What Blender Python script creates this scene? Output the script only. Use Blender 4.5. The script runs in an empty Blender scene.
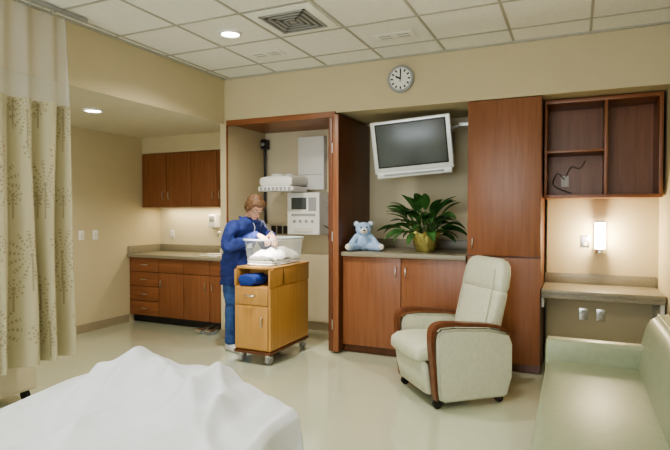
import bpy, bmesh, math, random
from mathutils import Vector, Matrix, noise
random.seed(7)
R=math.radians
sc=bpy.context.scene
sc.view_settings.view_transform='AgX'
try: sc.view_settings.look='AgX - Medium High Contrast'
except Exception: pass

# ---------------------------------------------------------------- materials
def nm(name):
    m=bpy.data.materials.new(name); m.use_nodes=True
    nt=m.node_tree; return m,nt,nt.nodes['Principled BSDF']
def plain(name,col,rough=.5,metal=0,var=.06,scale=8,bump=0,bscale=200,spec=.5,emit=None,es=0,alpha=1):
    m,nt,b=nm(name)
    n=nt.nodes; l=nt.links
    tc=n.new('ShaderNodeTexCoord')
    nz=n.new('ShaderNodeTexNoise'); nz.inputs['Scale'].default_value=scale; nz.inputs['Detail'].default_value=3
    l.new(tc.outputs['Object'],nz.inputs['Vector'])
    cr=n.new('ShaderNodeValToRGB')
    cr.color_ramp.elements[0].position=.3; cr.color_ramp.elements[1].position=.7
    cr.color_ramp.elements[0].color=[c*(1-var) for c in col]+[1]
    cr.color_ramp.elements[1].color=[min(1,c*(1+var)) for c in col]+[1]
    l.new(nz.outputs['Fac'],cr.inputs[0]); l.new(cr.outputs[0],b.inputs['Base Color'])
    b.inputs['Roughness'].default_value=rough; b.inputs['Metallic'].default_value=metal
    b.inputs['Specular IOR Level'].default_value=spec
    b.inputs['Alpha'].default_value=alpha
    if emit:
        b.inputs['Emission Color'].default_value=list(emit)+[1]; b.inputs['Emission Strength'].default_value=es
    if bump:
        n2=n.new('ShaderNodeTexNoise'); n2.inputs['Scale'].default_value=bscale
        l.new(tc.outputs['Object'],n2.inputs['Vector'])
        bp=n.new('ShaderNodeBump'); bp.inputs['Strength'].default_value=bump; bp.inputs['Distance'].default_value=.003
        l.new(n2.outputs['Fac'],bp.inputs['Height']); l.new(bp.outputs[0],b.inputs['Normal'])
    return m
def wood(name,c1,c2,grain=(14,14,.9),rough=.35):
    m,nt,b=nm(name); n=nt.nodes; l=nt.links
    tc=n.new('ShaderNodeTexCoord'); mp=n.new('ShaderNodeMapping'); mp.inputs['Scale'].default_value=grain
    l.new(tc.outputs['Object'],mp.inputs[0])
    nz=n.new('ShaderNodeTexNoise'); nz.inputs['Scale'].default_value=2.2; nz.inputs['Detail'].default_value=6; nz.inputs['Distortion'].default_value=.6
    l.new(mp.outputs[0],nz.inputs['Vector'])
    cr=n.new('ShaderNodeValToRGB'); cr.color_ramp.elements[0].position=.3; cr.color_ramp.elements[1].position=.72
    cr.color_ramp.elements[0].color=list(c2)+[1]; cr.color_ramp.elements[1].color=list(c1)+[1]
    l.new(nz.outputs['Fac'],cr.inputs[0]); l.new(cr.outputs[0],b.inputs['Base Color'])
    b.inputs['Roughness'].default_value=rough
    return m
CH=wood('cherry_wood',(.285,.115,.054),(.21,.080,.036))
CHH=wood('cherry_wood_horizontal',(.285,.115,.054),(.21,.080,.036),(.9,14,14))
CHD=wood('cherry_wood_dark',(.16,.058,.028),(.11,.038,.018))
CHA=wood('cherry_wood_arm',(.18,.068,.034),(.12,.044,.022),(6,6,6))
OAK=wood('honey_oak',(.55,.31,.11),(.46,.245,.078),rough=.4)
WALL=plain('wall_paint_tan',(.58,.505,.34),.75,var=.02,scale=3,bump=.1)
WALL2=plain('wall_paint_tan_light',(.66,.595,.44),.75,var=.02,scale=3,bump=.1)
CEIL=plain('ceiling_tile',(.82,.82,.78),.9,var=.05,scale=60,bump=.35,bscale=120)
GRID=plain('ceiling_grid_shaded_metal',(.42,.405,.36),.6,var=.02)  # bar colour darkened to carry the shadow lines between tiles
SOFF=plain('soffit_paint',(.66,.62,.50),.8,var=.02)
BASEB=plain('baseboard_vinyl',(.34,.29,.20),.5,var=.03)
COUNTER=plain('laminate_counter',(.27,.245,.185),.35,var=.15,scale=90)
WHITE=plain('white_plastic',(.80,.80,.78),.35,var=.02)
WPAN=plain('white_panel',(.70,.68,.62),.5,var=.02)
GREYP=plain('grey_plastic',(.35,.36,.37),.45,var=.04)
DKGREY=plain('dark_grey_plastic',(.12,.12,.125),.4,var=.04)
BLACK=plain('black_plastic',(.015,.015,.017),.3,var=.05)
SCREEN=plain('dark_screen',(.085,.10,.105),.25,var=.05,spec=.6)
STEEL=plain('brushed_steel',(.62,.62,.60),.28,1,var=.05)
SILV=plain('silver_plastic',(.66,.67,.68),.3,.3,var=.03)
CHAIRM=plain('celadon_upholstery',(.57,.585,.47),.5,var=.05,scale=30,bump=.15,bscale=300)
SOFAM=plain('sage_vinyl',(.31,.35,.245),.38,var=.05,scale=20,bump=.15,bscale=260)
SHEET=plain('white_cotton',(.69,.73,.82),.85,var=.03,scale=12,bump=.15,bscale=300)
BWHITE=plain('white_flannel',(.92,.90,.86),.85,var=.03,scale=12,bump=.15,bscale=300)
SCRUB=plain('royal_blue_scrubs',(.022,.042,.20),.8,var=.25,scale=18)
PANT=plain('blue_scrub_trousers',(.03,.075,.22),.8,var=.2,scale=18)
SKIN=plain('skin',(.58,.34,.24),.5,var=.05)
HAIR=plain('light_auburn_hair',(.13,.070,.036),.6,var=.35,scale=60)
SHOE=plain('white_shoe_leather',(.6,.6,.6),.5)
LIP=plain('lip_red',(.5,.14,.12),.5)
CLEAR=plain('clear_acrylic',(.80,.88,.92),.05,var=.01,alpha=.24)
CLEARE=plain('clear_acrylic_rim',(.85,.92,.95),.08,var=.01,alpha=.75)
LEAF=plain('leaf_green',(.045,.125,.035),.3,var=.5,scale=12)
SOIL=plain('potting_soil',(.05,.03,.02),.9)
GOLD=plain('gold_foil',(.95,.76,.30),.2,.75,var=.3,scale=25,bump=.9,bscale=40)
BEARM=plain('light_blue_plush',(.36,.50,.74),.95,var=.15,scale=40,bump=.6,bscale=180)
BEARW=plain('cream_plush',(.75,.73,.70),.95,var=.08,scale=40,bump=.6,bscale=180)
GLOW=plain('lamp_glass_glow',(1,.95,.8),.4,emit=(1,.86,.6),es=30)
GLOWD=plain('downlight_glow',(1,.97,.9),.4,emit=(1,.93,.8),es=20)
BLUEP=plain('blue_cloth',(.015,.05,.30),.7)
YEL=plain('yellow_print',(.8,.55,.1),.6)

# floor
m,nt,b=nm('floor_vinyl'); n=nt.nodes; l=nt.links
tc=n.new('ShaderNodeTexCoord'); nz=n.new('ShaderNodeTexNoise'); nz.inputs['Scale'].default_value=60; nz.inputs['Detail'].default_value=5
l.new(tc.outputs['Object'],nz.inputs['Vector'])
cr=n.new('ShaderNodeValToRGB'); cr.color_ramp.elements[0].position=.35; cr.color_ramp.elements[1].position=.65
cr.color_ramp.elements[0].color=(.54,.585,.455,1); cr.color_ramp.elements[1].color=(.58,.625,.49,1)
l.new(nz.outputs['Fac'],cr.inputs[0]); l.new(cr.outputs[0],b.inputs['Base Color'])
b.inputs['Roughness'].default_value=.12; b.inputs['Specular IOR Level'].default_value=1.0
b.inputs['Coat Weight'].default_value=.8; b.inputs['Coat Roughness'].default_value=.08
FLOOR=m

# curtain fabric with procedural flower heads (uv in metres)
def curtain_mat():
    m,nt,b=nm('curtain_fabric_botanical'); n=nt.nodes; l=nt.links
    uv=n.new('ShaderNodeUVMap'); sp=n.new('ShaderNodeSeparateXYZ'); l.new(uv.outputs[0],sp.inputs[0])
    def M(op,a,b_=None,c=None):
        q=n.new('ShaderNodeMath'); q.operation=op
        for i,v in enumerate((a,b_,c)):
            if v is None: continue
            if isinstance(v,(int,float)): q.inputs[i].default_value=v
            else: l.new(v,q.inputs[i])
        return q.outputs[0]
    def layer(sx,sy,ox,oy,r0,r1,k):
        fy=M('ADD',M('MULTIPLY',sp.outputs[1],sy),oy)
        row=M('FLOOR',fy)
        fx=M('ADD',M('ADD',M('MULTIPLY',sp.outputs[0],sx),ox),M('MULTIPLY',row,.5))
        px=M('DIVIDE',M('SUBTRACT',M('FRACT',fx),.5),sx); py=M('DIVIDE',M('SUBTRACT',M('FRACT',fy),.5),sy)
        r=M('SQRT',M('ADD',M('MULTIPLY',px,px),M('MULTIPLY',py,py)))
        a=M('ARCTAN2',py,px)
        spoke=M('GREATER_THAN',M('SINE',M('MULTIPLY',a,k)),.45)
        ring=M('MULTIPLY',M('LESS_THAN',r,r1),M('GREATER_THAN',r,r0))
        beads=M('GREATER_THAN',M('SINE',M('MULTIPLY',r,230)),-.2)
        s=M('MULTIPLY',M('MULTIPLY',spoke,ring),beads)
        stem=M('MULTIPLY',M('LESS_THAN',M('ABSOLUTE',px),.006),M('LESS_THAN',py,0))
        core=M('LESS_THAN',r,.015)
        return M('MAXIMUM',M('MAXIMUM',s,stem),core)
    f=M('MAXIMUM',layer(2.1,2.0,.1,.2,.03,.17,14),layer(3.3,3.1,.4,.65,.015,.08,9))
    mx=n.new('ShaderNodeMix'); mx.data_type='RGBA'
    l.new(M('MULTIPLY',f,.6),mx.inputs['Factor'])
    mx.inputs['A'].default_value=(.43,.395,.27,1); mx.inputs['B'].default_value=(.20,.165,.10,1)
    l.new(mx.outputs['Result'],b.inputs['Base Color']); b.inputs['Roughness'].default_value=.85
    return m
CURT=curtain_mat()
m,nt,b=nm('curtain_mesh_net'); n=nt.nodes; l=nt.links
b.inputs['Base Color'].default_value=(.74,.75,.76,1); b.inputs['Roughness'].default_value=.9
uv=n.new('ShaderNodeUVMap'); ck=n.new('ShaderNodeTexChecker'); ck.inputs['Scale'].default_value=260
l.new(uv.outputs[0],ck.inputs['Vector'])
mr=n.new('ShaderNodeMapRange'); mr.inputs['To Min'].default_value=.08; mr.inputs['To Max'].default_value=.40
l.new(ck.outputs['Fac'],mr.inputs[0]); l.new(mr.outputs[0],b.inputs['Alpha'])
NET=m

# ---------------------------------------------------------------- builder
class Obj:
    def __init__(s,name,M=None):
        s.name=name; s.bm=bmesh.new(); s.mats=[]; s.M=M or Matrix.Identity(4)
    def mi(s,m):
        if m not in s.mats: s.mats.append(m)
        return s.mats.index(m)
    def _add(s,tb,mat,T=None):
        me=bpy.data.meshes.new('t'); 
        i=s.mi(mat)
        for f in tb.faces: f.material_index=i
        tb.to_mesh(me); tb.free()
        me.transform(s.M@(T or Matrix.Identity(4)))
        s.bm.from_mesh(me); bpy.data.meshes.remove(me)
    def box(s,x0,x1,y0,y1,z0,z1,mat,bev=0,seg=2,T=None):
        tb=bmesh.new(); bmesh.ops.create_cube(tb,size=1)
        for v in tb.verts:
            v.co=Vector(((x0+x1)/2+v.co.x*(x1-x0),(y0+y1)/2+v.co.y*(y1-y0),(z0+z1)/2+v.co.z*(z1-z0)))
        if bev: bmesh.ops.bevel(tb,geom=tb.edges[:],offset=bev,segments=seg,affect='EDGES',profile=.6)
        s._add(tb,mat,T)
    def cyl(s,p0,p1,r0,r1,mat,seg=24,T=None,bev=0):
        p0=Vector(p0);p1=Vector(p1);d=p1-p0
        tb=bmesh.new(); bmesh.ops.create_cone(tb,cap_ends=True,segments=seg,radius1=r0,radius2=r1,depth=d.length)
        if bev:
            es=[e for e in tb.edges if abs(abs(e.verts[0].co.z)-d.length/2)<1e-5 and abs(e.verts[0].co.z-e.verts[1].co.z)<1e-5]
            bmesh.ops.bevel(tb,geom=es,offset=bev,segments=2,affect='EDGES')
        q=d.to_track_quat('Z','Y').to_matrix().to_4x4()
        bmesh.ops.transform(tb,matrix=Matrix.Translation((p0+p1)/2)@q,verts=tb.verts)
        s._add(tb,mat,T)
    def sph(s,c,r,mat,T=None,seg=24,rot=None):
        tb=bmesh.new(); bmesh.ops.create_uvsphere(tb,u_segments=seg,v_segments=seg//2,radius=1)
        if isinstance(r,(int,float)): r=(r,r,r)
        Mx=Matrix.Translation(c)@(rot or Matrix.Identity(4))@Matrix.Diagonal((*r,1))
        bmesh.ops.transform(tb,matrix=Mx,verts=tb.verts); s._add(tb,mat,T)
    def loft(s,rings,mat,T=None,n=28,cap=True):
        # ring: (center, U, V, ru, rv, exp)
        tb=bmesh.new(); R_=[]
        for c,U,V,ru,rv,e in rings:
            c=Vector(c);U=Vector(U);V=Vector(V); row=[]
            for k in range(n):
                a=2*math.pi*k/n; ca,sa=math.cos(a),math.sin(a)
                cu=math.copysign(abs(ca)**(2/e),ca); sv=math.copysign(abs(sa)**(2/e),sa)
                row.append(tb.verts.new(c+U*ru*cu+V*rv*sv))
            R_.append(row)
        for a,b_ in zip(R_,R_[1:]):
            for k in range(n):
                tb.faces.new((a[k],a[(k+1)%n],b_[(k+1)%n],b_[k]))
        if cap:
            tb.faces.new(R_[0][::-1]); tb.faces.new(R_[-1])
        bmesh.ops.recalc_face_normals(tb,faces=tb.faces[:])
        s._add(tb,mat,T)
    def tube(s,pts,rad,mat,T=None,n=14,sub=3,flat=1):
        pts=[Vector(p) for p in pts]
        if isinstance(rad,(int,float)): rad=[rad]*len(pts)
        P=[];Q=[]
        for i in range(len(pts)-1):
            p0=pts[max(i-1,0)];p1=pts[i];p2=pts[i+1];p3=pts[min(i+2,len(pts)-1)]
            for k in range(sub):
                t=k/sub
                P.append(.5*((2*p1)+(p2-p0)*t+(2*p0-5*p1+4*p2-p3)*t*t+(3*p1-p0-3*p2+p3)*t**3))
                Q.append(rad[i]*(1-t)+rad[i+1]*t)
        P.append(pts[-1]);Q.append(rad[-1])
        rings=[];up=None
        for i,p in enumerate(P):
            t=(P[min(i+1,len(P)-1)]-P[max(i-1,0)]).normalized()
            if up is None: up=t.orthogonal().normalized()
            up=(up-t*up.dot(t)).normalized(); sd=t.cross(up)
            if i==0:
                rings.append((p-t*Q[i]*.75,up,sd,Q[i]*.35,Q[i]*.35*flat,2)); rings.append((p-t*Q[i]*.4,up,sd,Q[i]*.8,Q[i]*.8*flat,2))
            rings.append((p,up,sd,Q[i],Q[i]*flat,2))
            if i==len(P)-1:
                rings.append((p+t*Q[i]*.4,up,sd,Q[i]*.8,Q[i]*.8*flat,2)); rings.append((p+t*Q[i]*.75,up,sd,Q[i]*.35,Q[i]*.35*flat,2))
        s.loft(rings,mat,T,n)
    def prism(s,prof,axis,a0,a1,mat,bev=0,seg=2,T=None):
        tb=bmesh.new()
        def mk(p,a):
            return {'y':(p[0],a,p[1]),'x':(a,p[0],p[1]),'z':(p[0],p[1],a)}[axis]
        A=[tb.verts.new(mk(p,a0)) for p in prof]; B=[tb.verts.new(mk(p,a1)) for p in prof]
        tb.faces.new(A); tb.faces.new(B[::-1]); n=len(prof)
        for k in range(n): tb.faces.new((A[k],B[k],B[(k+1)%n],A[(k+1)%n]))
        bmesh.ops.recalc_face_normals(tb,faces=tb.faces[:])
        if bev:
            es=[e for e in tb.edges if e.calc_face_angle(0)>R(25)]
            bmesh.ops.bevel(tb,geom=es,offset=bev,segments=seg,affect='EDGES')
        s._add(tb,mat,T)
    def torus(s,c,nrm,R0,r,mat,T=None,n=40,m=10):
        q=Vector(nrm).to_track_quat('Z','Y').to_matrix().to_4x4()
        tb=bmesh.new(); rows=[]
        for i in range(n):
            a=2*math.pi*i/n
            rows.append([tb.verts.new(((R0+r*math.cos(2*math.pi*j/m))*math.cos(a),(R0+r*math.cos(2*math.pi*j/m))*math.sin(a),r*math.sin(2*math.pi*j/m))) for j in range(m)])
        for i in range(n):
            for j in range(m):
                tb.faces.new((rows[i][j],rows[(i+1)%n][j],rows[(i+1)%n][(j+1)%m],rows[i][(j+1)%m]))
        bmesh.ops.transform(tb,matrix=Matrix.Translation(c)@q,verts=tb.verts)
        s._add(tb,mat,T)
    def done(s,parent=None,remesh=0,smooth=0,ang=38,wr=0,wrs=10):
        me=bpy.data.meshes.new(s.name); s.bm.to_mesh(me); s.bm.free()
        for m_ in s.mats: me.materials.append(m_)
        o=bpy.data.objects.new(s.name,me); sc.collection.objects.link(o)
        if remesh:
            r=o.modifiers.new('r','REMESH'); r.mode='VOXEL'; r.voxel_size=remesh
            if smooth:
                q=o.modifiers.new('s','SMOOTH'); q.iterations=smooth; q.factor=.6
            dg=bpy.context.evaluated_depsgraph_get(); me2=bpy.data.meshes.new_from_object(o.evaluated_get(dg))
            o.modifiers.clear(); o.data=me2; me2.materials.clear(); me2.materials.append(s.mats[0])
            for p in me2.polygons: p.material_index=0
            me=me2
        if wr:
            nn=[v.normal.copy() for v in me.vertices]
            for v,q in zip(me.vertices,nn): v.co+=q*wr*noise.fractal(v.co*wrs,1,2,3)
        for p in me.polygons: p.use_smooth=True
        if not remesh: me.set_sharp_from_angle(angle=R(ang))
        if parent: o.parent=parent
        return o
def empty(name,loc=(0,0,0)):
    e=bpy.data.objects.new(name,None); sc.collection.objects.link(e); e.empty_display_size=.1
    return e
def simple(name,x0,x1,y0,y1,z0,z1,mat,bev=0):
    o=Obj(name); o.box(x0,x1,y0,y1,z0,z1,mat,bev); return o.done()

# ---------------------------------------------------------------- room shell
YC=4.93; YB=5.75; XR=.69; XL=-5.36; ZC=2.96; ZH=2.47; ZS=2.45; YF=-3.0
simple('floor',XL-.1,XR+.1,YF-.1,YB+.1,-.1,0,FLOOR)
simple('ceiling',-3.65,XR+.1,YF,YB+.1,ZC,ZC+.1,CEIL)
simple('ceiling_alcove',XL,-3.65,YF,YB,ZS,ZC+.1,SOFF)
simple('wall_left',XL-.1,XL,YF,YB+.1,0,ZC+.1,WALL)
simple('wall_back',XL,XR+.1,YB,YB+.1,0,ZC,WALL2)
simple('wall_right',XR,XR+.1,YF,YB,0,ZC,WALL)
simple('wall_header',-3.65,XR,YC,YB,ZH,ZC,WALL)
simple('wall_partition',-3.70,-3.61,YC,YB,0,ZH,WALL)
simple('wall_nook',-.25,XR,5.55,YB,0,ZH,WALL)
simple('wall_bulkhead',XL,-3.70,5.41,YB,2.235,ZS,WALL)
simple('trim_soffit_face',-3.652,-3.640,YF,YC,ZS-.0,ZC-.001,WALL)
w=Obj('wall_front')
w.box(XL,XR,YF-.1,YF,0,.8,WALL); w.box(XL,XR,YF-.1,YF,2.45,ZC,WALL)
w.box(XL,-3.3,YF-.1,YF,.8,2.45,WALL); w.box(.2,XR,YF-.1,YF,.8,2.45,WALL)
w.done()
w=Obj('window_1')
for x in (-3.28,-2.15,-1.0,.16): w.box(x-.02,x+.02,YF-.08,YF-.02,.8,2.45,WHITE)
w.box(-3.3,.2,YF-.08,YF-.02,.8,.85,WHITE); w.box(-3.3,.2,YF-.08,YF-.02,2.4,2.45,WHITE)
w.done()
g=Obj('trim_ceiling_grid')
x=-3.56
while x<XR:
    g.box(x-.010,x+.010,YF,YC,ZC-.006,ZC+.001,GRID); x+=.61
y=3.355+.61*2
while y>YF:
    g.box(-3.64,XR,y-.010,y+.010,ZC-.0065,ZC+.001,GRID); y-=.61
g.box(-3.64,XR,YC-.025,YC,ZC-.015,ZC,GRID); g.box(-3.64,-3.615,YF,YC,ZC-.015,ZC,GRID)
g.done()
simple('baseboard_left',XL,XL+.012,YF,5.15,0,.1,BASEB)
simple('baseboard_niche',-3.61,-2.25,YB-.012,YB,0,.1,BASEB)
simple('baseboard_partition',-3.71,-3.60,YC-.012,YC,0,.1,BASEB)
simple('baseboard_nook',-.25,XR,5.538,5.55,0,.1,BASEB)
simple('baseboard_right',XR-.012,XR,2,5.53,0,.1,BASEB)

t=Obj('trim_niche_surround')
t.box(-3.61,-2.25,YC-.012,YC+.02,ZH-.045,ZH+.015,CHH,.003)
t.box(-3.61,-2.25,YC+.02,YB-.002,ZH-.02,ZH-.001,CHH)
t.box(-3.612,-3.598,YC-.012,YC+.008,.0,ZH-.045,CH,.002)
t.done()
t=Obj('folding_wood_door_panel')
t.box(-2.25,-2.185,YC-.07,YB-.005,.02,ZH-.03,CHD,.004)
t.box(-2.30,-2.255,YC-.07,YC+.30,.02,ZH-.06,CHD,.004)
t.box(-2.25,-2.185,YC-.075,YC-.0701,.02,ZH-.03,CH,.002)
for z in (.3,1.2,2.1): t.cyl((-2.25,YC-.08,z-.05),(-2.25,YC-.08,z+.05),.007,.007,STEEL)
t.done()

# ---------------------------------------------------------------- cabinets
def front(o,x0,x1,z0,z1,y,mat=CH,h=None):
    g=.003
    o.box(x0+g,x1-g,y-.02,y,z0+g,z1-g,mat,.0025)
    if h=='L' : hx=x0+.05
    elif h=='R': hx=x1-.05
    if h in('L','R'):
        zz=z1-.14 if z1<1.5 else z0+.14
        o.tube([(hx,y-.02,zz-.05),(hx,y-.045,zz-.04),(hx,y-.045,zz+.04),(hx,y-.02,zz+.05)],.005,STEEL,n=8)
    if h=='H':
        hx=(x0+x1)/2; zz=(z0+z1)/2
        o.tube([(hx-.05,y-.02,zz),(hx-.04,y-.045,zz),(hx+.04,y-.045,zz),(hx+.05,y-.02,zz)],.005,STEEL,n=8)
o=Obj('base_cabinet')
o.box(XL+.004,-3.704,5.19,YB-.005,.1,.86,BLACK); o.box(XL+.004,-3.704,5.24,YB-.005,.002,.1,BLACK)
o.box(XL+.004,XL+.02,5.17,5.19,.1,.86,CH)
zz=[.1,.29,.48,.67,.86]
for a,b_ in zip(zz,zz[1:]): front(o,XL+.02,-4.86,a,b_,5.19,CHH,'H')
xs=[-4.86,-4.46,-4.05,-3.704]
for i,(a,b_) in enumerate(zip(xs,xs[1:])):
    front(o,a,b_,.67,.86,5.19,CHH); front(o,a,b_,.1,.67,5.19,CH,'LRL'[i])
o.box(XL+.004,-3.704,5.12,YB-.005,.86,.90,COUNTER,.006)
o.box(XL+.004,-3.704,YB-.025,YB-.005,.90,1.0,COUNTER,.003)
o.box(XL+.004,XL+.022,5.14,YB-.025,.90,1.0,COUNTER,.003)
o.torus((-4.15,5.42,.903),(0,0,1),.2,.012,STEEL); o.cyl((-4.15,5.42,.901),(-4.15,5.42,.904),.19,.19,GREYP)
o.tube([(-4.15,5.66,.9),(-4.15,5.66,1.12),(-4.15,5.6,1.2),(-4.15,5.5,1.19),(-4.15,5.47,1.14)],.011,STEEL)
o.cyl((-4.25,5.66,.9),(-4.25,5.66,.97),.012,.012,STEEL); o.cyl((-4.05,5.66,.9),(-4.05,5.66,.97),.012,.012,STEEL)
o.done()
o=Obj('wall_cabinet')
o.box(XL+.004,-3.704,5.42,YB-.005,1.53,2.23,BLACK)
o.box(XL+.004,-3.704,5.40,YB-.005,1.515,1.53,CH)
xs=[XL+.01,-4.93,-4.52,-4.11,-3.704]
for i,(a,b_) in enumerate(zip(xs,xs[1:])): front(o,a,b_,1.53,2.23,5.42,CH,'RLRL'[i])
o.done()
o=Obj('media_base_cabinet')
o.box(-2.18,-.917,4.96,YB-.005,.08,1.0,BLACK); o.box(-2.18,-.917,5.0,YB-.005,.002,.08,CHD)
front(o,-2.178,-1.55,.085,1.0,4.96,CH,'R'); front(o,-1.55,-.917,.085,1.0,4.96,CH,'L')
o.box(-2.18,-.917,4.90,YB-.005,1.0,1.045,COUNTER,.006)
o.box(-2.18,-.917,YB-.03,YB-.005,1.045,1.145,COUNTER,.003)
o.done()
o=Obj('tall_cabinet')
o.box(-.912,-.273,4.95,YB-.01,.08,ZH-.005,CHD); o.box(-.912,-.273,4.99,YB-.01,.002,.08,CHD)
front(o,-.912,-.273,.085,1.04,4.95,CH); front(o,-.912,-.273,1.05,ZH-.005,4.95,CH)
o.tube([(-.86,4.93,1.12),(-.86,4.905,1.13),(-.86,4.905,1.2),(-.86,4.93,1.21)],.005,STEEL,n=8)
o.done()
o=Obj('open_shelf_cabinet')
X0,X1=-.262,.665; Y0,Y1=5.15,5.545; Z0,Z1=1.575,2.46
o.box(X0,X1,Y0,Y1,Z1-.035,Z1,CHH,.002); o.box(X0,X1,Y0,Y1,Z0,Z0+.03,CHH,.002)
o.box(X0,X0+.022,Y0,Y1,Z0+.03,Z1-.035,CH,.002); o.box(X1-.03,X1,Y0,Y1,Z0+.03,Z1-.035,CH,.002)
o.box(.225,.25,Y0,Y1,Z0+.03,Z1-.035,CH,.002); o.box(X0+.022,.225,Y0+.02,Y1,1.985,2.008,CHH,.002)
o.box(X0,X1,Y1-.012,Y1-.001,Z0,Z1,CH)
o.box(-.13,-.06,Y1-.02,Y1-.011,1.69,1.80,WPAN,.003)
o.tube([(-.1,Y1-.03,1.76),(-.16,Y1-.07,1.82),(-.2,Y1-.06,1.72),(-.12,Y1-.07,1.66),(-.04,Y1-.06,1.63)],.004,BLACK,n=8)
o.tube([(-.09,Y1-.03,1.78),(-.04,Y1-.07,1.88),(.03,Y1-.06,1.86),(.08,Y1-.05,1.93)],.003,BLACK,n=8)
o.done()
o=Obj('wall_mounted_desk')
o.box(-.268,.675,4.97,5.545,.73,.765,COUNTER,.006); o.box(-.268,.675,4.985,5.02,.69,.73,COUNTER,.004)
o.box(-.268,.675,5.52,5.545,.765,.86,COUNTER,.003)
o.box(-.268,-.248,5.02,5.54,.60,.73,WPAN); o.box(.645,.675,5.02,5.54,.5,.73,WPAN)
o.done()

def plate(name,c,axis,sw=False,w=.075,h=.115,mat=None):
    o=Obj(name); x,y,z=c
    T=Matrix.Translation(c)@(Matrix.Rotation(R(90),4,'Z') if axis=='x' else Matrix.Identity(4))
    o.box(-w/2,w/2,-.006,0,-h/2,h/2,mat or WHITE,.002,T=T)
    if sw: o.box(-.016,.016,-.011,-.005,-.032,.032,WPAN,.002,T=T)
    else:
        for dz in(-.024,.024):
            o.box(-.017,.017,-.009,-.005,dz-.015,dz+.015,WPAN,.003,T=T)
            o.box(-.009,-.006,-.0105,-.008,dz-.006,dz+.006,BLACK,T=T); o.box(.006,.009,-.0105,-.008,dz-.006,dz+.006,BLACK,T=T)
    return o.done()
plate('light_switch',(XL+.001,4.63,1.17),'x',True); plate('light_switch',(XL+.001,4.43,1.17),'x',True)
plate('wall_outlet',(-5.14,YB-.001,1.14),'y'); plate('wall_outlet',(.09,5.549,1.17),'y',mat=STEEL)
plate('wall_outlet',(.08,5.549,.47),'y',mat=STEEL); plate('wall_outlet',(.23,5.549,.47),'y',mat=STEEL)

o=Obj('soap_dispenser'); o.box(-4.44,-4.32,5.64,YB-.001,1.24,1.42,WHITE,.02,3); o.box(-4.42,-4.34,5.635,5.66,1.32,1.40,GREYP,.01)
o.cyl((-4.38,5.68,1.24),(-4.38,5.68,1.215),.015,.01,GREYP); o.done()
o=Obj('sink_foot_pedal')
for dx in(-.07,.07):
    o.box(-3.97+dx-.045,-3.97+dx+.045,4.93,5.02,.045,.06,STEEL,.004); o.cyl((-3.97+dx,4.98,.05),(-3.97+dx,5.22,.06),.012,.012,STEEL)
    o.box(-3.97+dx-.04,-3.97+dx+.04,4.99,5.06,0,.045,GREYP,.006)
o.done()

# ---------------------------------------------------------------- ceiling fixtures
def downlight(x,y,z,r=.085):
    o=Obj('recessed_downlight'); o.torus((x,y,z-.008),(0,0,1),r,.014,WHITE); o.cyl((x,y,z-.004),(x,y,z-.010),r,r,GLOWD,32); o.done()
downlight(-2.66,3.69,ZC); downlight(-4.29,3.70,ZS); 
o=Obj('ceiling_air_vent'); cx,cy=-2.035,3.66
o.box(cx-.28,cx+.28,cy-.28,cy+.28,ZC-.010,ZC-.002,CEIL,.003)
o.box(cx-.20,cx+.20,cy-.20,cy+.20,ZC-.014,ZC-.008,DKGREY,.002)
for a in range(4):
    T=Matrix.Translation((cx,cy,0))@Matrix.Rotation(R(90*a),4,'Z')
    for s_ in (.20,.155,.11,.065):
        o.box(-s_,s_,s_-.018,s_,ZC-.018,ZC-.012,GREYP,T=T)
o.box(cx-.025,cx+.025,cy-.025,cy+.025,ZC-.018,ZC-.012,GREYP)
o.done()
for (x,y) in((-2.69,4.32),(-1.42,4.33)):
    o=Obj('ceiling_linear_grille'); o.box(x-.17,x+.17,y-.08,y+.08,ZC-.008,ZC-.001,CEIL,.003)
    for k in range(2):
        for dx in (-.08,.08): o.box(x+dx-.05,x+dx+.05,y-.04+k*.055,y-.020+k*.055,ZC-.0095,ZC-.0075,GREYP)
    o.done()

# ---------------------------------------------------------------- clock
o=Obj('wall_clock'); cx,cz=-1.548,2.735
o.cyl((cx,YC-.001,cz),(cx,YC-.03,cz),.13,.125,GREYP,48); o.torus((cx,YC-.03,cz),(0,1,0),.118,.014,GREYP,n=48)
o.cyl((cx,YC-.029,cz),(cx,YC-.034,cz),.108,.108,WHITE,48)
for k in range(12):
    T=Matrix.Translation((cx,YC-.035,cz))@Matrix.Rotation(R(30*k),4,'Y')
    o.box(-.007,.007,-.001,.001,.074,.098,BLACK,T=T)
for a,ln,wd in((2,.078,.006),(-62,.055,.008),(5,-.03,.004)):
    T=Matrix.Translation((cx,YC-.038,cz))@Matrix.Rotation(R(a),4,'Y')
    o.box(-wd,wd,-.001,.001,min(0,ln),max(0,ln),BLACK,T=T)
o.cyl((cx,YC-.036,cz),(cx,YC-.042,cz),.008,.008,BLACK); o.done()

# ---------------------------------------------------------------- TV
T0=Matrix.Translation((-1.520,5.20,2.11))@Matrix.Rotation(R(7),4,'Z')@Matrix.Rotation(R(10),4,'X')@Matrix.Rotation(R(-4.2),4,'Y')@Matrix.Diagonal((1.03,1,1.03,1))
o=Obj('television',T0)
o.box(-.395,.395,-.025,.015,-.235,.285,SILV,.012,3)
o.box(-.350,.350,-.030,-.022,-.180,.255,BLACK,.003); o.box(-.335,.335,-.032,-.026,-.165,.240,SCREEN,.002)
o.box(-.375,.375,-.030,.015,-.285,-.222,SILV,.012,3)
o.box(-.30,.30,-.033,-.026,-.262,-.242,GREYP,.004)
o.box(-.25,.25,.01,.07,-.2,.2,DKGREY,.02,3)
o.box(-.1,.1,.07,.09,-.1,.1,GREYP,.005)
o.M=Matrix.Identity(4)
o.tube([(-1.52,5.30,2.11),(-1.46,5.42,2.14),(-1.36,5.55,2.17),(-1.3,5.735,2.2)],.025,GREYP)
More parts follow.
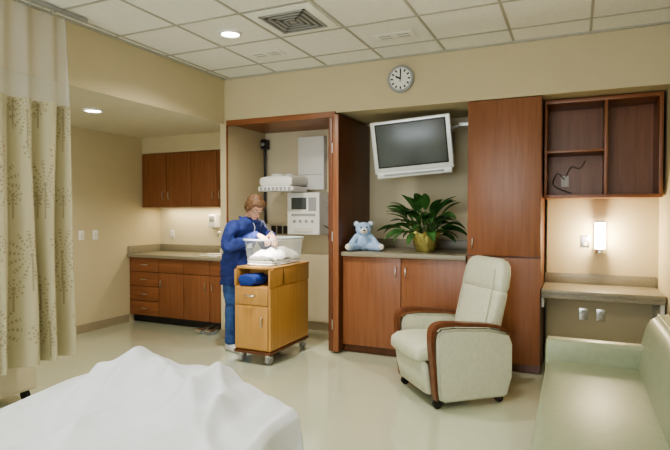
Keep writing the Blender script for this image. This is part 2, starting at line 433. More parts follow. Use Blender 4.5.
o.box(-1.4,-1.2,5.715,5.74,2.08,2.32,GREYP,.01)
o.tube([(-1.16,5.28,2.28),(-1.06,5.4,2.33),(-.99,5.6,2.36),(-.98,5.735,2.36)],.018,SILV)
o.box(-1.06,-.93,5.25,5.40,2.30,2.34,SILV,.01)
o.done()

# ---------------------------------------------------------------- sconce
o=Obj('wall_sconce'); x,z=.212,1.22; y=5.55
o.box(x-.05,x+.05,y-.02,y-.001,z-.13,z+.13,STEEL,.006)
o.cyl((x,y-.075,z-.115),(x,y-.075,z+.135),.045,.045,GLOW,28)
o.cyl((x,y-.075,z-.15),(x,y-.075,z-.112),.055,.055,STEEL,28); 
o.cyl((x,y-.075,z+.132),(x,y-.075,z+.15),.05,.05,STEEL,28); o.done()

# ---------------------------------------------------------------- plant
o=Obj('potted_peace_lily'); px,py,pz=-1.40,5.28,1.046
n_=60; rings=[]
for k,(z,r) in enumerate(((0,.085),(.02,.095),(.08,.115),(.14,.13),(.19,.155),(.20,.16),(.19,.14),(.15,.12))):
    rings.append((z,r))
tb=bmesh.new(); rows=[]
for k,(z,r) in enumerate(rings):
    row=[]
    for j in range(n_):
        a=2*math.pi*j/n_; rr=r*(1+.07*math.sin(a*13+k)*(z/.2)+.04*math.sin(a*7+2*k))
        row.append(tb.verts.new((px+rr*math.cos(a),py+rr*math.sin(a),pz+z+(.012*math.sin(a*9) if k in(4,5) else 0))))
    rows.append(row)
for a,b_ in zip(rows,rows[1:]):
    for j in range(n_): tb.faces.new((a[j],a[(j+1)%n_],b_[(j+1)%n_],b_[j]))
tb.faces.new(rows[0][::-1]); o._add(tb,GOLD)
o.cyl((px,py,pz+.13),(px,py,pz+.15),.12,.12,SOIL)
def leaf(base,az,el,length,width,droop,stem):
    tb=bmesh.new(); N=10; d=Vector((math.cos(az),math.sin(az),0)); sd=Vector((-math.sin(az),math.cos(az),0))
    p=Vector(base); e=el; pts=[]
    for k in range(5):
        pts.append(p.copy()); p+=(d*math.cos(e)+Vector((0,0,1))*math.sin(e))*stem/4; e-=droop*.08
    o.tube([pts[0],pts[2],pts[4]],.004,LEAF,n=6,sub=2)
    p=pts[-1]; L=[];C=[];Rr=[]
    tw=random.uniform(-.5,.5)
    for k in range(N+1):
        t=k/N; w=width*math.sin(math.pi*min(1,(t*.93+.05))**.8)*(1 if t<1 else .05)
        nrm=(-d*math.sin(e)+Vector((0,0,1))*math.cos(e))
        s2=sd*math.cos(tw)+nrm*math.sin(tw); n2=nrm*math.cos(tw)-sd*math.sin(tw)
        C.append(tb.verts.new(p)); L.append(tb.verts.new(p+s2*w/2+n2*w*.16)); Rr.append(tb.verts.new(p-s2*w/2+n2*w*.16))
        p=p+(d*math.cos(e)+Vector((0,0,1))*math.sin(e))*length/N; e-=droop/N
    for k in range(N):
        tb.faces.new((L[k],L[k+1],C[k+1],C[k])); tb.faces.new((C[k],C[k+1],Rr[k+1],Rr[k]))
    o._add(tb,LEAF)
for i in range(72):
    az=i*2.399+random.uniform(-.2,.2); f=i/72
    el=R(84-62*f+random.uniform(-6,6))
    L_=random.uniform(.21,.28); st=random.uniform(.12,.2)+(.12*(1-f))
    if math.sin(az)>0.3: st*=.75; L_*=.8
    leaf((px+.04*math.cos(az),py+.04*math.sin(az),pz+.14),az,el,L_,random.uniform(.07,.10),random.uniform(.6,1.3),st)
o.done(ang=80)

# ---------------------------------------------------------------- teddy bear
bear=empty('plush_teddy_bear'); bx,by,bz=-2.02,5.13,1.046
BM=Matrix.Translation((bx,by,bz))@Matrix.Rotation(R(-65),4,'Z')
o=Obj('bear_body',BM)
o.sph((0,0,.10),(.075,.085,.10),BEARM)
o.sph((.02,0,.225),(.075,.085,.075),BEARM)
for s_ in(-1,1):
    o.sph((.0,s_*.075,.280),(.018,.033,.033),BEARM)
    o.tube([(.02,s_*.07,.15),(.06,s_*.11,.10),(.10,s_*.135,.06)],[.032,.032,.035],BEARM)
    o.tube([(.03,s_*.06,.045),(.10,s_*.12,.042),(.145,s_*.155,.045)],[.042,.04,.043],BEARM)
o.done(bear,remesh=.007,smooth=3)
o=Obj('bear_muzzle_and_pads',BM)
o.sph((.09,0,.205),(.033,.04,.03),BEARW); o.sph((.124,0,.215),(.009,.013,.009),BLACK)
for s_ in(-1,1):
    o.sph((.088,s_*.03,.245),.009,BLACK); o.sph((.182,s_*.17,.05),(.01,.028,.03),BEARW); o.sph((.012,s_*.076,.281),(.012,.02,.02),BEARW)
o.tube([(.118,-.015,.19),(.12,0,.186),(.118,.015,.19)],.002,BLACK,n=6)
o.done(bear)

# ---------------------------------------------------------------- niche equipment
o=Obj('infant_radiant_warmer')
o.box(-3.09,-2.74,5.66,YB-.002,1.72,2.36,WHITE,.01)
o.box(-3.08,-2.75,5.655,5.662,1.9,1.905,GREYP)
o.loft([((-3.13,5.18,1.80),(1,0,0),(0,0,1),.19,.035,3),((-3.13,5.2,1.80),(1,0,0),(0,0,1),.215,.06,4),((-3.13,5.4,1.81),(1,0,0),(0,0,1),.215,.07,4),((-3.1,5.6,1.82),(1,0,0),(0,0,1),.15,.06,4),((-3.05,5.70,1.82),(1,0,0),(0,0,1),.1,.05,4)],WHITE)
o.box(-3.36,-2.90,5.19,5.55,1.69,1.745,WHITE,.012,3)
for k in range(8): o.box(-3.33+k*.053,-3.302+k*.053,5.18,5.20,1.70,1.735,GREYP)
o.sph((-3.16,5.3,1.875),(.07,.09,.025),WHITE); o.sph((-3.02,5.34,1.875),(.05,.07,.02),WHITE)
o.box(-3.14,-2.71,5.48,YB-.002,1.18,1.68,WHITE,.015,3)
o.box(-3.08,-2.88,5.475,5.482,1.48,1.62,SCREEN,.003); o.box(-2.85,-2.75,5.475,5.482,1.46,1.62,GREYP,.003)
o.box(-3.08,-2.76,5.476,5.482,1.40,1.43,GREYP)
for k in range(4): o.cyl((-3.04+k*.08,5.48,1.34),(-3.04+k*.08,5.465,1.34),.018,.016,GREYP)
o.box(-3.05,-2.8,5.47,5.482,1.21,1.27,WPAN,.004)
o.tube([(-2.72,5.6,1.3),(-2.62,5.65,1.2),(-2.6,5.7,1.0),(-2.66,5.7,.9),(-2.7,5.7,1.18)],.006,BLACK,n=8)
o.tube([(-2.72,5.6,1.6),(-2.60,5.65,1.45),(-2.58,5.7,1.2),(-2.60,5.72,1.05)],.005,GREYP,n=8)
o.done()
o=Obj('outlet_strip')
o.box(-3.53,-3.17,YB-.02,YB-.001,1.16,1.29,STEEL,.003)
for k in range(4): o.box(-3.51+k*.087,-3.445+k*.087,YB-.028,YB-.018,1.175,1.275,BLACK,.004)
o.done()
o=Obj('wall_equipment_rail')
o.box(-3.60,-3.585,5.70,5.73,1.3,2.30,BLACK,.003); o.box(-3.60,-3.53,5.62,5.72,2.24,2.36,BLACK,.01)
o.tube([(-3.57,5.66,2.24),(-3.56,5.68,2.0),(-3.575,5.70,1.7),(-3.56,5.7,1.3)],.006,BLACK,n=8)
o.cyl((-3.56,5.62,2.30),(-3.56,5.59,2.29),.02,.02,GREYP)
o.done()
simple('niche_wall_panel',-2.70,-2.32,YB-.02,YB-.001,.9,2.4,WPAN,.004)

# ---------------------------------------------------------------- bassinet cart
cart=empty('infant_bassinet_cart')
o=Obj('cart_body')
a0,a1,b0,b1=-2.99,-2.585,4.18,4.97
o.box(a0,a1,b0+.012,b1,.13,.74,OAK,.02,3)
o.box(a0,a0+.022,b0+.012,b1,.74,.90,OAK,.003); o.box(a1-.022,a1,b0+.012,b1,.74,.90,OAK,.003)
o.box(a0,a1,b1-.022,b1,.74,.90,OAK,.003); o.box(a0,a1,b0+.25,b0+.27,.74,.90,OAK)
o.box(a0-.008,a1+.008,b0+.06,b1+.008,.90,.925,OAK,.006,3)
o.box(a0+.02,a1-.02,b0-.006,b0+.012,.57,.735,OAK,.006); o.box(a0+.02,a1-.02,b0-.006,b0+.012,.15,.56,OAK,.006)
o.tube([(-2.85,b0-.006,.66),(-2.84,b0-.035,.66),(-2.75,b0-.035,.66),(-2.74,b0-.006,.66)],.007,STEEL,n=8)
o.tube([(-2.66,b0-.006,.46),(-2.66,b0-.035,.45),(-2.66,b0-.035,.38),(-2.66,b0-.006,.37)],.007,STEEL,n=8)
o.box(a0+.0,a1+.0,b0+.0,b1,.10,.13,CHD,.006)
for x in(a0+.05,a1-.05):
    for y in(b0+.05,b1-.06):
        o.cyl((x,y,.07),(x,y,.10),.018,.018,STEEL)
        o.cyl((x-.022,y+.02,.045),(x+.022,y+.02,.045),.045,.045,GREYP,28,bev=.006)
        o.box(x-.03,x+.03,y-.01,y+.04,.06,.085,STEEL,.006)
o.done(cart)
o=Obj('blue_cloth_bundle')
o.loft([((a0+.14,b0+.010,.80),(1,0,0),(0,0,1),.07,.035,2.5),((a0+.14,b0+.02,.80),(1,0,0),(0,0,1),.10,.052,2.6),((a0+.15,b0+.1,.80),(1,0,0),(0,0,1),.11,.056,2.6),((a0+.15,b0+.22,.80),(1,0,0),(0,0,1),.10,.05,2.6)],BLUEP)
o.done(cart,wr=.016,wrs=22)
o=Obj('clear_tub')
c0,c1,d0,d1,z0,z1=-2.96,-2.60,4.26,4.94,.93,1.19
def tubr(z,k): 
    return ((( c0+c1)/2,(d0+d1)/2,z),(1,0,0),(0,1,0),(c1-c0)/2*k,(d1-d0)/2*k,6)
o.loft([tubr(z0,.86),tubr(z0+.02,.9),tubr(z1-.015,1)],CLEAR,n=48)
o.loft([tubr(z1-.018,1),tubr(z1-.014,1.05),tubr(z1,1.05),tubr(z1,.975),tubr(z1-.018,.975)],CLEARE,n=48,cap=False)
o.loft([tubr(z0,.86),tubr(z0+.012,.92),tubr(z0+.02,.9)],CLEARE,n=48,cap=False)
o.done(cart,ang=60)
o=Obj('baby_blanket')
tb=bmesh.new(); N=60; V=[]
for i in range(N+1):
    row=[]
    for j in range(N+1):
        x=c0+.035+(c1-c0-.07)*i/N; y=d0+.05+(d1-d0-.10)*j/N
        u_=i/N*2-1; v_=j/N*2-1
        z=.985+.095*(max(0,1-u_*u_))**.5*(max(0,1-v_**4))**.5+.024*noise.fractal(Vector((x*13,y*13,3)),1,2,3)
        row.append(tb.verts.new((x,y,z)))
    V.append(row)
for i in range(N):
    for j in range(N): tb.faces.new((V[i][j],V[i+1][j],V[i+1][j+1],V[i][j+1]))
o._add(tb,BWHITE)
o.done(cart,ang=180)
o=Obj('tub_mattress'); o.box(c0+.04,c1-.04,d0+.05,d1-.05,z0+.02,.98,BWHITE,.015,3); o.done(cart)

# ---------------------------------------------------------------- nurse
nurse=empty('nurse')
NM=Matrix.Translation((-3.225,4.60,0))@Matrix.Rotation(R(-16),4,'Z')
X_=(1,0,0);Yv=(0,1,0)
o=Obj('jacket',NM)
o.loft([((-.01,0,.70),X_,Yv,.13,.20,2.3),((-.01,0,.82),X_,Yv,.135,.195,2.3),((-.02,0,.95),X_,Yv,.128,.18,2.3),((.005,0,1.07),X_,Yv,.122,.165,2.3),((.06,0,1.19),X_,Yv,.13,.172,2.3),((.125,0,1.29),X_,Yv,.12,.18,2.3),((.165,0,1.355),X_,Yv,.09,.148,2.2),((.19,0,1.395),X_,Yv,.065,.08,2)],SCRUB)
WR={}
for s_,wr in((-1,(.40,-.08,1.225)),(1,(.41,.09,1.225))):
    sh=(.135,s_*.155,1.31); el=(.13,s_*.245,1.08) if s_<0 else (.16,s_*.235,1.09)
    o.tube([sh,(.13,s_*.22,1.21),el,tuple((Vector(el)+Vector(wr))/2),tuple(Vector(wr)-.02*(Vector(wr)-Vector(el)).normalized())],[.072,.066,.057,.054,.047],SCRUB,n=18)
    WR[s_]=(Vector(el),Vector(wr))
o.done(nurse,remesh=.011,smooth=3,wr=.016,wrs=13)
o=Obj('jacket_details',NM)
o.tube([(.235,-.03,1.375),(.265,0,1.29),(.205,0,1.17)],.004,WHITE,n=6)
o.box(.195,.201,-.045,.02,1.08,1.17,WHITE,.002)
o.box(.200,.204,-.04,.015,1.14,1.165,YEL)
o.tube([(.12,-.08,1.40),(.215,-.075,1.37),(.25,0,1.31),(.215,.075,1.37),(.12,.08,1.40)],.012,SCRUB,n=8)
o.done(nurse)
o=Obj('trousers',NM)
o.loft([((-.01,0,.70),X_,Yv,.115,.17,2.3),((-.01,0,.80),X_,Yv,.12,.175,2.3),((-.01,0,.90),X_,Yv,.11,.16,2.3)],PANT)
for s_ in(-1,1):
    o.tube([(-.01,s_*.085,.80),(.01,s_*.095,.62),(.015,s_*.10,.46),(-.0,s_*.10,.28),(-.01,s_*.10,.10)],[.098,.09,.072,.068,.062],PANT,n=18)
o.done(nurse,remesh=.011,smooth=3,wr=.01,wrs=12)
o=Obj('shoes',NM)
for s_ in(-1,1):
    y=s_*.10
    o.loft([((-.075,y,.035),Yv,(0,0,1),.022,.025,2.4),((-.06,y,.04),Yv,(0,0,1),.035,.04,2.6),((0,y,.045),Yv,(0,0,1),.04,.045,2.6),((.08,y,.033),Yv,(0,0,1),.046,.033,2.6),((.15,y,.026),Yv,(0,0,1),.042,.026,2.6),((.185,y,.02),Yv,(0,0,1),.02,.015,2.4)],SHOE)
o.done(nurse)
HM=NM@Matrix.Translation((.265,0,1.50))@Matrix.Rotation(R(-8),4,'Z')@Matrix.Rotation(R(42),4,'Y')
o=Obj('head_and_neck',HM)
def hr(z,x,rx,ry,e=2): return ((x,0,z),X_,Yv,rx,ry,e)
o.loft([hr(-.118,.05,.018,.018),hr(-.108,.046,.034,.03),hr(-.085,.03,.056,.046),hr(-.05,.016,.074,.060),hr(-.01,.004,.088,.070),hr(.03,-.004,.096,.076),hr(.07,-.01,.09,.072),hr(.10,-.012,.067,.055),hr(.118,-.012,.03,.026)],SKIN,n=32)
o.loft([((.085,0,.012),X_,Yv,.010,.008,2),((.098,0,-.015),X_,Yv,.012,.012,2),((.104,0,-.035),X_,Yv,.014,.017,2),((.09,0,-.046),X_,Yv,.014,.014,2)],SKIN,n=14)
for s_ in(-1,1): o.sph((-.005,s_*.073,-.01),(.018,.008,.03),SKIN)
o.M=NM
o.tube([(.155,0,1.34),(.20,0,1.41),(.235,0,1.455)],[.055,.05,.052],SKIN,n=18)
o.done(nurse,remesh=.005,smooth=3)
o=Obj('facial_features',HM)
for s_ in(-1,1):
    o.sph((.080,s_*.030,.010),(.010,.014,.007),WHITE); o.sph((.0885,s_*.030,.008),(.004,.006,.006),BLACK)
    o.tube([(.087,s_*.015,.032),(.09,s_*.03,.037),(.078,s_*.047,.03)],.0028,HAIR,n=6)
    o.torus((.100,s_*.031,.004),(1,s_*.15,0),.021,.0018,BLACK,n=24,m=6)
    o.tube([(.096,s_*.052,.01),(.05,s_*.080,.012),(.0,s_*.084,.008)],.002,BLACK,n=6)
o.tube([(.101,-.010,.008),(.105,0,.011),(.101,.010,.008)],.002,BLACK,n=6)
o.tube([(.078,-.022,-.066),(.088,0,-.064),(.078,.022,-.066)],[.003,.006,.003],LIP,n=8)
o.done(nurse)
o=Obj('hair',HM)
o.sph((-.022,0,.028),(.096,.088,.106),HAIR); o.sph((-.048,0,-.025),(.070,.083,.080),HAIR)
o.sph((.036,.0,.084),(.058,.070,.038),HAIR)
for s_ in(-1,1): o.tube([(.045,s_*.060,.080),(.040,s_*.078,.04),(.010,s_*.084,-.04)],[.022,.018,.014],HAIR)
o.done(nurse,remesh=.006,smooth=3,wr=.005,wrs=50)
def hand(name,el,wr,s_,T):
    o=Obj(name,T)
    f=(wr-el).normalized(); f=(f+Vector((.15,0,-1.0))).normalized()
    lat=Vector((0,1,0)); lat=(lat-f*lat.dot(f)).normalized(); up=lat.cross(f)*-1
    if up.z<0: up=-up
    P=lambda a,b_,c: wr+f*a+lat*b_+up*c
    o.loft([(P(-.035,0,0),lat,up,.026,.022,2),(P(0,0,0),lat,up,.026,.018,2.2),(P(.03,0,0),lat,up,.036,.016,2.5),(P(.075,0,0),lat,up,.040,.014,2.5),(P(.088,0,0),lat,up,.036,.010,2.5)],SKIN,n=20)
    for k,(b_,ln) in enumerate(((-.030,.058),(-.010,.070),(.010,.075),(.030,.068))):
        o.tube([P(.078,b_,0),P(.078+ln*.45,b_*1.1,-.006),P(.078+ln*.8,b_*1.15,-.026),P(.078+ln*.95,b_*1.15,-.045)],[.0095,.009,.008,.007],SKIN,n=10)
    sgn=-s_
    o.tube([P(.015,sgn*.028,-.003),P(.045,sgn*.052,-.012),P(.07,sgn*.055,-.025),P(.088,sgn*.048,-.035)],[.013,.011,.010,.008],SKIN,n=10)
    return o.done(nurse,remesh=.0035,smooth=2)
for s_,nm_ in((-1,'right_hand'),(1,'left_hand')): hand(nm_,WR[s_][0],WR[s_][1],s_,NM)

# ---------------------------------------------------------------- recliner
fd=Vector((-.757,-.653,0)); ang=math.atan2(fd.y,fd.x)
CM=Matrix.Translation((-.915,4.19,0))@Matrix.Rotation(ang,4,'Z')@Matrix.Diagonal((1.04,1.08,.985,1))
o=Obj('glider_recliner',CM)
def ribbon(o,pts,th,y0,y1,mat,bev=.008):
    P=[Vector((p[0],p[1])) for p in pts]; S=[]
    for i in range(len(P)-1):
        p0=P[max(i-1,0)];p1=P[i];p2=P[i+1];p3=P[min(i+2,len(P)-1)]
        for k in range(5):
            t=k/5; S.append((.5*((2*p1)+(p2-p0)*t+(2*p0-5*p1+4*p2-p3)*t*t+(3*p1-p0-3*p2+p3)*t**3),th[i]*(1-t)+th[i+1]*t))
    S.append((P[-1],th[-1])); A=[];B=[]
    for i,(p,h) in enumerate(S):
        t=(S[min(i+1,len(S)-1)][0]-S[max(i-1,0)][0]).normalized(); nn=Vector((-t.y,t.x))
        A.append(p+nn*h); B.append(p-nn*h)
    o.prism([tuple(a) for a in A]+[tuple(b_) for b_ in B[::-1]],'y',y0,y1,mat,bev)
for s_ in(-1,1):
    y0,y1=(s_*.325,s_*.255) if s_<0 else (.255,.325)
    prof=[(-.30,.05),(.22,.05),(.25,.10),(.265,.35),(.27,.54),(.24,.595),(.1,.60),(-.15,.58),(-.31,.54),(-.345,.45),(-.345,.2)]
    o.prism(prof,'y',y0,y1,CHAIRM,.018,3)
    ribbon(o,[(-.35,.535),(-.2,.60),(.05,.628),(.21,.638),(.285,.61),(.302,.52),(.29,.34),(.275,.16),(.265,.07)],[.008,.012,.015,.017,.018,.014,.010,.009,.007],y0-.006,y1+.006,CHA,.007)
def sr(f_,z,hw,hh,e=4): return ((f_,0,z),Yv,(0,0,1),hw,hh,e)
o.loft([sr(-.30,.40,.2,.05),sr(-.28,.40,.235,.075),sr(0,.405,.248,.08),sr(.22,.415,.25,.082),sr(.33,.41,.248,.078),sr(.375,.40,.235,.06),sr(.39,.39,.21,.035)],CHAIRM)
o.loft([((.27,0,.09),Yv,X_,.22,.02,4),((.275,0,.10),Yv,X_,.238,.032,5),((.30,0,.22),Yv,X_,.242,.036,5),((.315,0,.32),Yv,X_,.242,.034,5),((.315,0,.345),Yv,X_,.22,.02,4)],CHAIRM)
bu=Vector((-.20,0,.98)).normalized(); bv=bu.cross(Vector((0,1,0)))
def br(s1,hw,hd,off=0,e=3.6): 
    c=Vector((-.215,0,.40))+bu*s1+bv*off
    return (tuple(c),Yv,tuple(bv),hw,hd,e)
o.loft([br(-.02,.2,.05),br(0,.235,.07),br(.1,.245,.08),br(.2,.248,.078),br(.3,.258,.07),br(.42,.265,.066),br(.446,.265,.060),br(.455,.259,.052),br(.464,.265,.060),br(.5,.265,.068),br(.6,.255,.07),br(.66,.24,.062),br(.695,.213,.045),br(.712,.16,.022)],CHAIRM,n=40)
for s_ in (-1,1):
    o.tube([tuple(Vector((-.215,s_*.2,.40))+bu*.08-bv*.075),tuple(Vector((-.215,s_*.205,.40))+bu*.3-bv*.068),tuple(Vector((-.215,s_*.195,.40))+bu*.62-bv*.066)],.004,CHAIRM,n=6)
o.box(-.24,.24,-.25,.25,.16,.33,GREYP,.02)
for f_ in(-.26,.24):
    for y in(-.27,.27):
        o.cyl((f_,y,.05),(f_,y,.09),.014,.014,STEEL)
        o.cyl((f_-.0,y-.018,.033),(f_,y+.018,.033),.033,.033,BLACK,24,bev=.005)
o.done(ang=50)

# ---------------------------------------------------------------- sofa
o=Obj('daybed_sofa')
YA,YZ=1.75,3.97
o.box(-.13,.60,YA+.02,YZ-.02,.08,.30,SOFAM,.01)
def xr(y,x0,x1,z0,z1,e=7,k=1): return (((x0+x1)/2,y,(z0+z1)/2),(1,0,0),(0,0,1),(x1-x0)/2*k,(z1-z0)/2*k,e)
sy0,sy1=YA+.16,YZ-.17
o.loft([xr(sy0,-.17,.43,.29,.455,7,.9),xr(sy0+.02,-.17,.43,.29,.455),xr(sy1-.02,-.17,.43,.29,.455),xr(sy1,-.17,.43,.29,.455,7,.9)],SOFAM,n=48)
for ya,yb in((YZ-.17,YZ),(YA,YA+.17)):
    ym=(ya+yb)/2
    o.loft([((-.175,ym,.34),Yv,(0,0,1),.07,.22,5),((-.165,ym,.34),Yv,(0,0,1),.085,.25,5),((.42,ym,.34),Yv,(0,0,1),.085,.25,5),((.44,ym,.34),Yv,(0,0,1),.07,.22,5)],SOFAM,n=36)
prof=[(.40,.30),(.37,.46),(.43,.70),(.47,.775),(.52,.80),(.575,.785),(.60,.73),(.60,.30)]
o.prism(prof,'y',YA+.0,YZ+.02,SOFAM,.03,3)
for y in(YA+.1,YZ-.1):
    for x in(-.08,.54): o.cyl((x,y,0),(x,y,.09),.022,.028,STEEL)
o.done(ang=50)

# ---------------------------------------------------------------- bed
bed=empty('hospital_bed')
o=Obj('bed_frame')
o.box(-2.10,-1.06,-.35,1.72,.28,.40,GREYP,.02)
for x in(-2.0,-1.16):
    for y in(-.2,1.5):
        o.cyl((x,y,.1),(x,y,.3),.03,.03,STEEL); o.cyl((x-.025,y,.065),(x+.025,y,.065),.065,.065,BLACK,28)
o.box(-2.12,-1.04,-.42,-.36,.3,1.15,WPAN,.03,3)
o.done(bed)
o=Obj('mattress'); o.box(-2.12,-1.05,-.35,1.74,.41,.58,SHEET,.05,3); o.done(bed)
prof=[(-2.15,.66),(-1.98,.70),(-1.86,.745),(-1.74,.795),(-1.66,.785),(-1.58,.775),(-1.45,.785),(-1.33,.79),(-1.23,.74),(-1.12,.70),(-1.02,.67)]
def P(x):
    if x<=prof[0][0]: return prof[0][1]
    for (a,za),(b_,zb) in zip(prof,prof[1:]):
        if x<=b_:
            t=(x-a)/(b_-a); t=t*t*(3-2*t); return za+(zb-za)*t
    return prof[-1][1]
# long soft fold ridges radiating from the raised feet (x0,y0,x1,y1,height,width)
RID=[(-1.74,1.80,-1.62,1.15,.045,.055),(-1.74,1.78,-2.08,1.20,.050,.06),(-1.33,1.78,-1.42,1.25,.045,.05),(-1.33,1.76,-1.08,1.42,.045,.045),
     (-1.60,1.72,-1.25,1.48,.040,.04),(-1.90,1.72,-1.75,1.30,.035,.04),(-1.50,1.60,-1.90,.9,.045,.06),(-1.20,1.55,-1.45,.8,.05,.06),(-2.05,1.5,-1.85,.8,.04,.06)]
def ridges(x,y):
    s=0
    for x0,y0,x1,y1,h,wd in RID:
        dx,dy=x1-x0,y1-y0; L2=dx*dx+dy*dy
        t=((x-x0)*dx+(y-y0)*dy)/L2; tc_=max(0,min(1,t))
        bend=.05*math.sin(tc_*5+x0*9)
        L_=math.sqrt(L2); dd=((x-x0-dx*tc_)*(-dy)+(y-y0-dy*tc_)*dx)/L_-bend*tc_
        de=max(0,abs(t-tc_))*L_
        k=dd/wd; prof_=math.exp(-abs(k)**1.5*(1.0 if k>0 else 2.2))
        s+=h*prof_*math.exp(-(de/.08)**2)*(1-.5*tc_)
    return s
o=Obj('bed_blanket')
tb=bmesh.new(); NI,NJ=200,270; V=[]
L0,L1=-2.15-.34,-1.03+.34; M0,M1=-.30,1.80+.34
for i in range(NI+1):
    row=[]
    for j in range(NJ+1):
        a=L0+(L1-L0)*i/NI; b_=M0+(M1-M0)*j/NJ
        ox=max(0,a+1.03) if a>-1.03 else min(0,a+2.15); oy=max(0,b_-1.80)
        x=max(-2.15,min(-1.03,a)); y=min(1.80,b_)
        top=.625+(P(x)-.625)*math.exp(-((y-1.76)/.30)**2 if y<1.76 else 0)
        wob=.03*noise.fractal(Vector((a*2.6,b_*2.6,0)),1,2,3)+ridges(a,b_)*(.35+.65*min(1,max(0,(1.80-y)/.12)))
        d=math.hypot(ox,oy); rr=.05
        ed=math.exp(-max(0,min(x+2.15,-1.03-x,1.80-y))/.05)
        z=top+wob*(1-.6*ed)
        if d>0:
            ca,sa=(ox/d,oy/d); out=min(d,rr)*.7+.05*d; fold=.018*math.sin((b_ if abs(ox)>oy else a)*24+3*math.sin(a*5+b_*4))*min(1,d/.15)
            x+=ca*(out+fold); y+=sa*(out+fold); z=top-max(0,d-rr*.4)*.97+wob*max(0,1-d/.1)*.4
        row.append(tb.verts.new((x,y,z)))
    V.append(row)
o.mi(SHEET)
for i in range(NI):
    for j in range(NJ):
        tb.faces.new((V[i][j],V[i+1][j],V[i+1][j+1],V[i][j+1]))
me=bpy.data.meshes.new('t'); tb.to_mesh(me); tb.free()
o.bm.from_mesh(me)
o.done(bed,ang=180)

# ---------------------------------------------------------------- curtain
def curtain():
    ob=Obj('privacy_curtain'); bm=ob.bm; ul=bm.loops.layers.uv.new('UVMap')
    iF=ob.mi(CURT); iN=ob.mi(NET)
    N=260; zs=[.37,.375]+[.37+(2.21-.37)*k/12 for k in range(1,12)]+[2.21,2.24,2.5,2.7,2.88]
    ya,yb=1.75,2.80; grid=[];U=[]
    base=[]
    for i in range(N+1):
        t=i/N
        y=yb-(yb-ya)*t
        ph=y*2*math.pi/.150+1.4*math.sin(y*9)
        base.append((y,ph))
    for z in zs:
        row=[];us=[];s=0;prev=None
        amp=.026+.034*(2.9-z)/2.5
        for (y,ph) in base:
            p=Vector((-3.48+amp*math.sin(ph)+.01*math.sin(z*3+y*5),y+.02*math.sin(ph*.5+z),z))
            if prev is not None: s+=math.hypot(p.x-prev.x,p.y-prev.y)
            prev=p; us.append(s); row.append(bm.verts.new(p))
        grid.append(row);U.append(us)
    for k in range(len(zs)-1):
        for i in range(N):
            f=bm.faces.new((grid[k][i],grid[k][i+1],grid[k+1][i+1],grid[k+1][i]))
            f.material_index= iF if zs[k]<2.22 else iN
            for lp,(uu,vv) in zip(f.loops,((U[5][i],zs[k]),(U[5][i+1],zs[k]),(U[5][i+1],zs[k+1]),(U[5][i],zs[k+1]))): lp[ul].uv=(uu,vv)
    return ob
c=curtain(); c.done(ang=180)
o=Obj('curtain_track'); o.box(-3.495,-3.465,-.5,2.95,ZC-.035,ZC-.008,GREYP,.004)
for k in range(12): o.cyl((-3.48,2.75-k*.09,2.885),(-3.48,2.75-k*.09,ZC-.035),.004,.004,STEEL,8)
o.done()
o=Obj('bedside_cabinet')
o.box(-4.32,-3.80,2.20,2.72,.08,.80,WALL2,.01); o.box(-4.34,-3.78,2.18,2.74,.80,.83,COUNTER,.005)
for k in range(3): o.box(-3.80,-3.785,2.22,2.70,.10+k*.235,.32+k*.235,WALL2,.004)
for x in(-4.25,-3.85):
    for y in(2.27,2.66): o.cyl((x,y-.015,.04),(x,y+.015,.04),.04,.04,BLACK)
o.done()

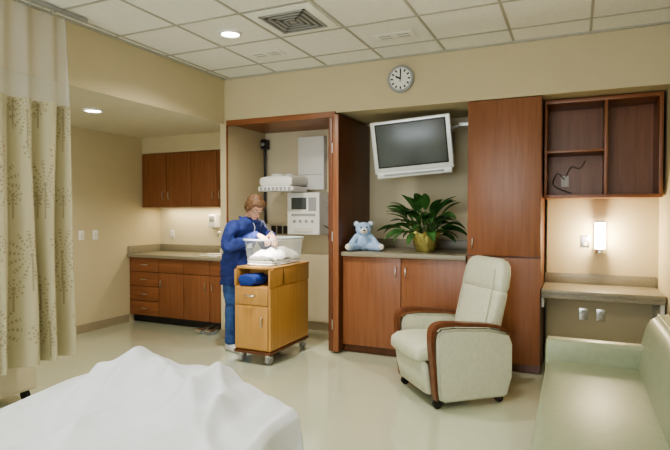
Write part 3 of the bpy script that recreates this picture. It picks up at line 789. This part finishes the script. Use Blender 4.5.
# ---------------------------------------------------------------- lights
def area(name,loc,rot,sx,sy,en,col=(1,1,1)):
    d=bpy.data.lights.new(name,'AREA'); d.shape='RECTANGLE'; d.size=sx; d.size_y=sy; d.energy=en; d.color=col
    o=bpy.data.objects.new(name,d); o.location=loc; o.rotation_euler=rot; sc.collection.objects.link(o); return o
def spot(name,loc,tgt,en,size,blend=.5,col=(1,.9,.75),rad=.06):
    d=bpy.data.lights.new(name,'SPOT'); d.energy=en; d.spot_size=R(size); d.spot_blend=blend; d.color=col; d.shadow_soft_size=rad
    o=bpy.data.objects.new(name,d); o.location=loc; o.rotation_euler=(Vector(tgt)-Vector(loc)).to_track_quat('-Z','Y').to_euler(); sc.collection.objects.link(o)
area('window_daylight',(-1.55,YF+.03,1.62),(R(90),0,0),3.4,1.6,110,(.88,.95,1))
for (x,y) in((-2.6,-.9),(-.5,-.9)):  # invented ceiling panels behind the camera, added as soft fill
    o=Obj('added_fill_panel'); o.box(x-.3,x+.3,y-.6,y+.6,ZC-.03,ZC-.01,WHITE,.005); o.box(x-.27,x+.27,y-.57,y+.57,ZC-.034,ZC-.029,GLOWD); o.done()
    area('added_fill_lamp',(x,y,ZC-.05),(0,0,0),.5,1.1,6,(1,.96,.88))
spot('downlight_lamp',(-2.66,3.69,ZC-.03),(-2.66,3.69,0),200,150,.9,(1,.93,.8))
spot('alcove_downlight_lamp',(-4.29,3.70,ZS-.03),(-4.29,3.70,0),20,135,.8)
downlight(-.8,2.9,ZC)
spot('downlight_lamp',(-.8,2.9,ZC-.03),(-.8,3.2,0),75,130,.9,(1,.93,.8))
spot('added_bassinet_spot',(-2.66,3.69,ZC-.04),(-2.78,4.42,1.0),1500,12,.95,(1,.96,.88))  # narrow spot added at the downlight to brighten the bassinet blankets
spot('warmer_lamp',(-3.0,5.3,1.68),(-2.82,4.75,1.0),80,70,.7,(1,.92,.76))
area('under_cabinet_lamp',(-4.5,5.6,1.51),(0,0,0),1.4,.08,7,(1,.85,.55))
d=bpy.data.lights.new('sconce_lamp','POINT'); d.energy=18; d.color=(1,.82,.55); d.shadow_soft_size=.05
o=bpy.data.objects.new('sconce_lamp',d); o.location=(.212,5.40,1.22); sc.collection.objects.link(o)

w=bpy.data.worlds.new('w'); sc.world=w; w.use_nodes=True
w.node_tree.nodes['Background'].inputs[0].default_value=(.85,.92,1,1); w.node_tree.nodes['Background'].inputs[1].default_value=.8

# ---------------------------------------------------------------- camera
cd=bpy.data.cameras.new('camera'); cd.lens=28.2; cd.sensor_width=36; cd.clip_start=.05
co=bpy.data.objects.new('camera',cd); co.location=(0,0,1.45); co.rotation_euler=(R(90-1.42),0,R(24.6)); sc.collection.objects.link(co); sc.camera=co
sc.view_settings.exposure=.22
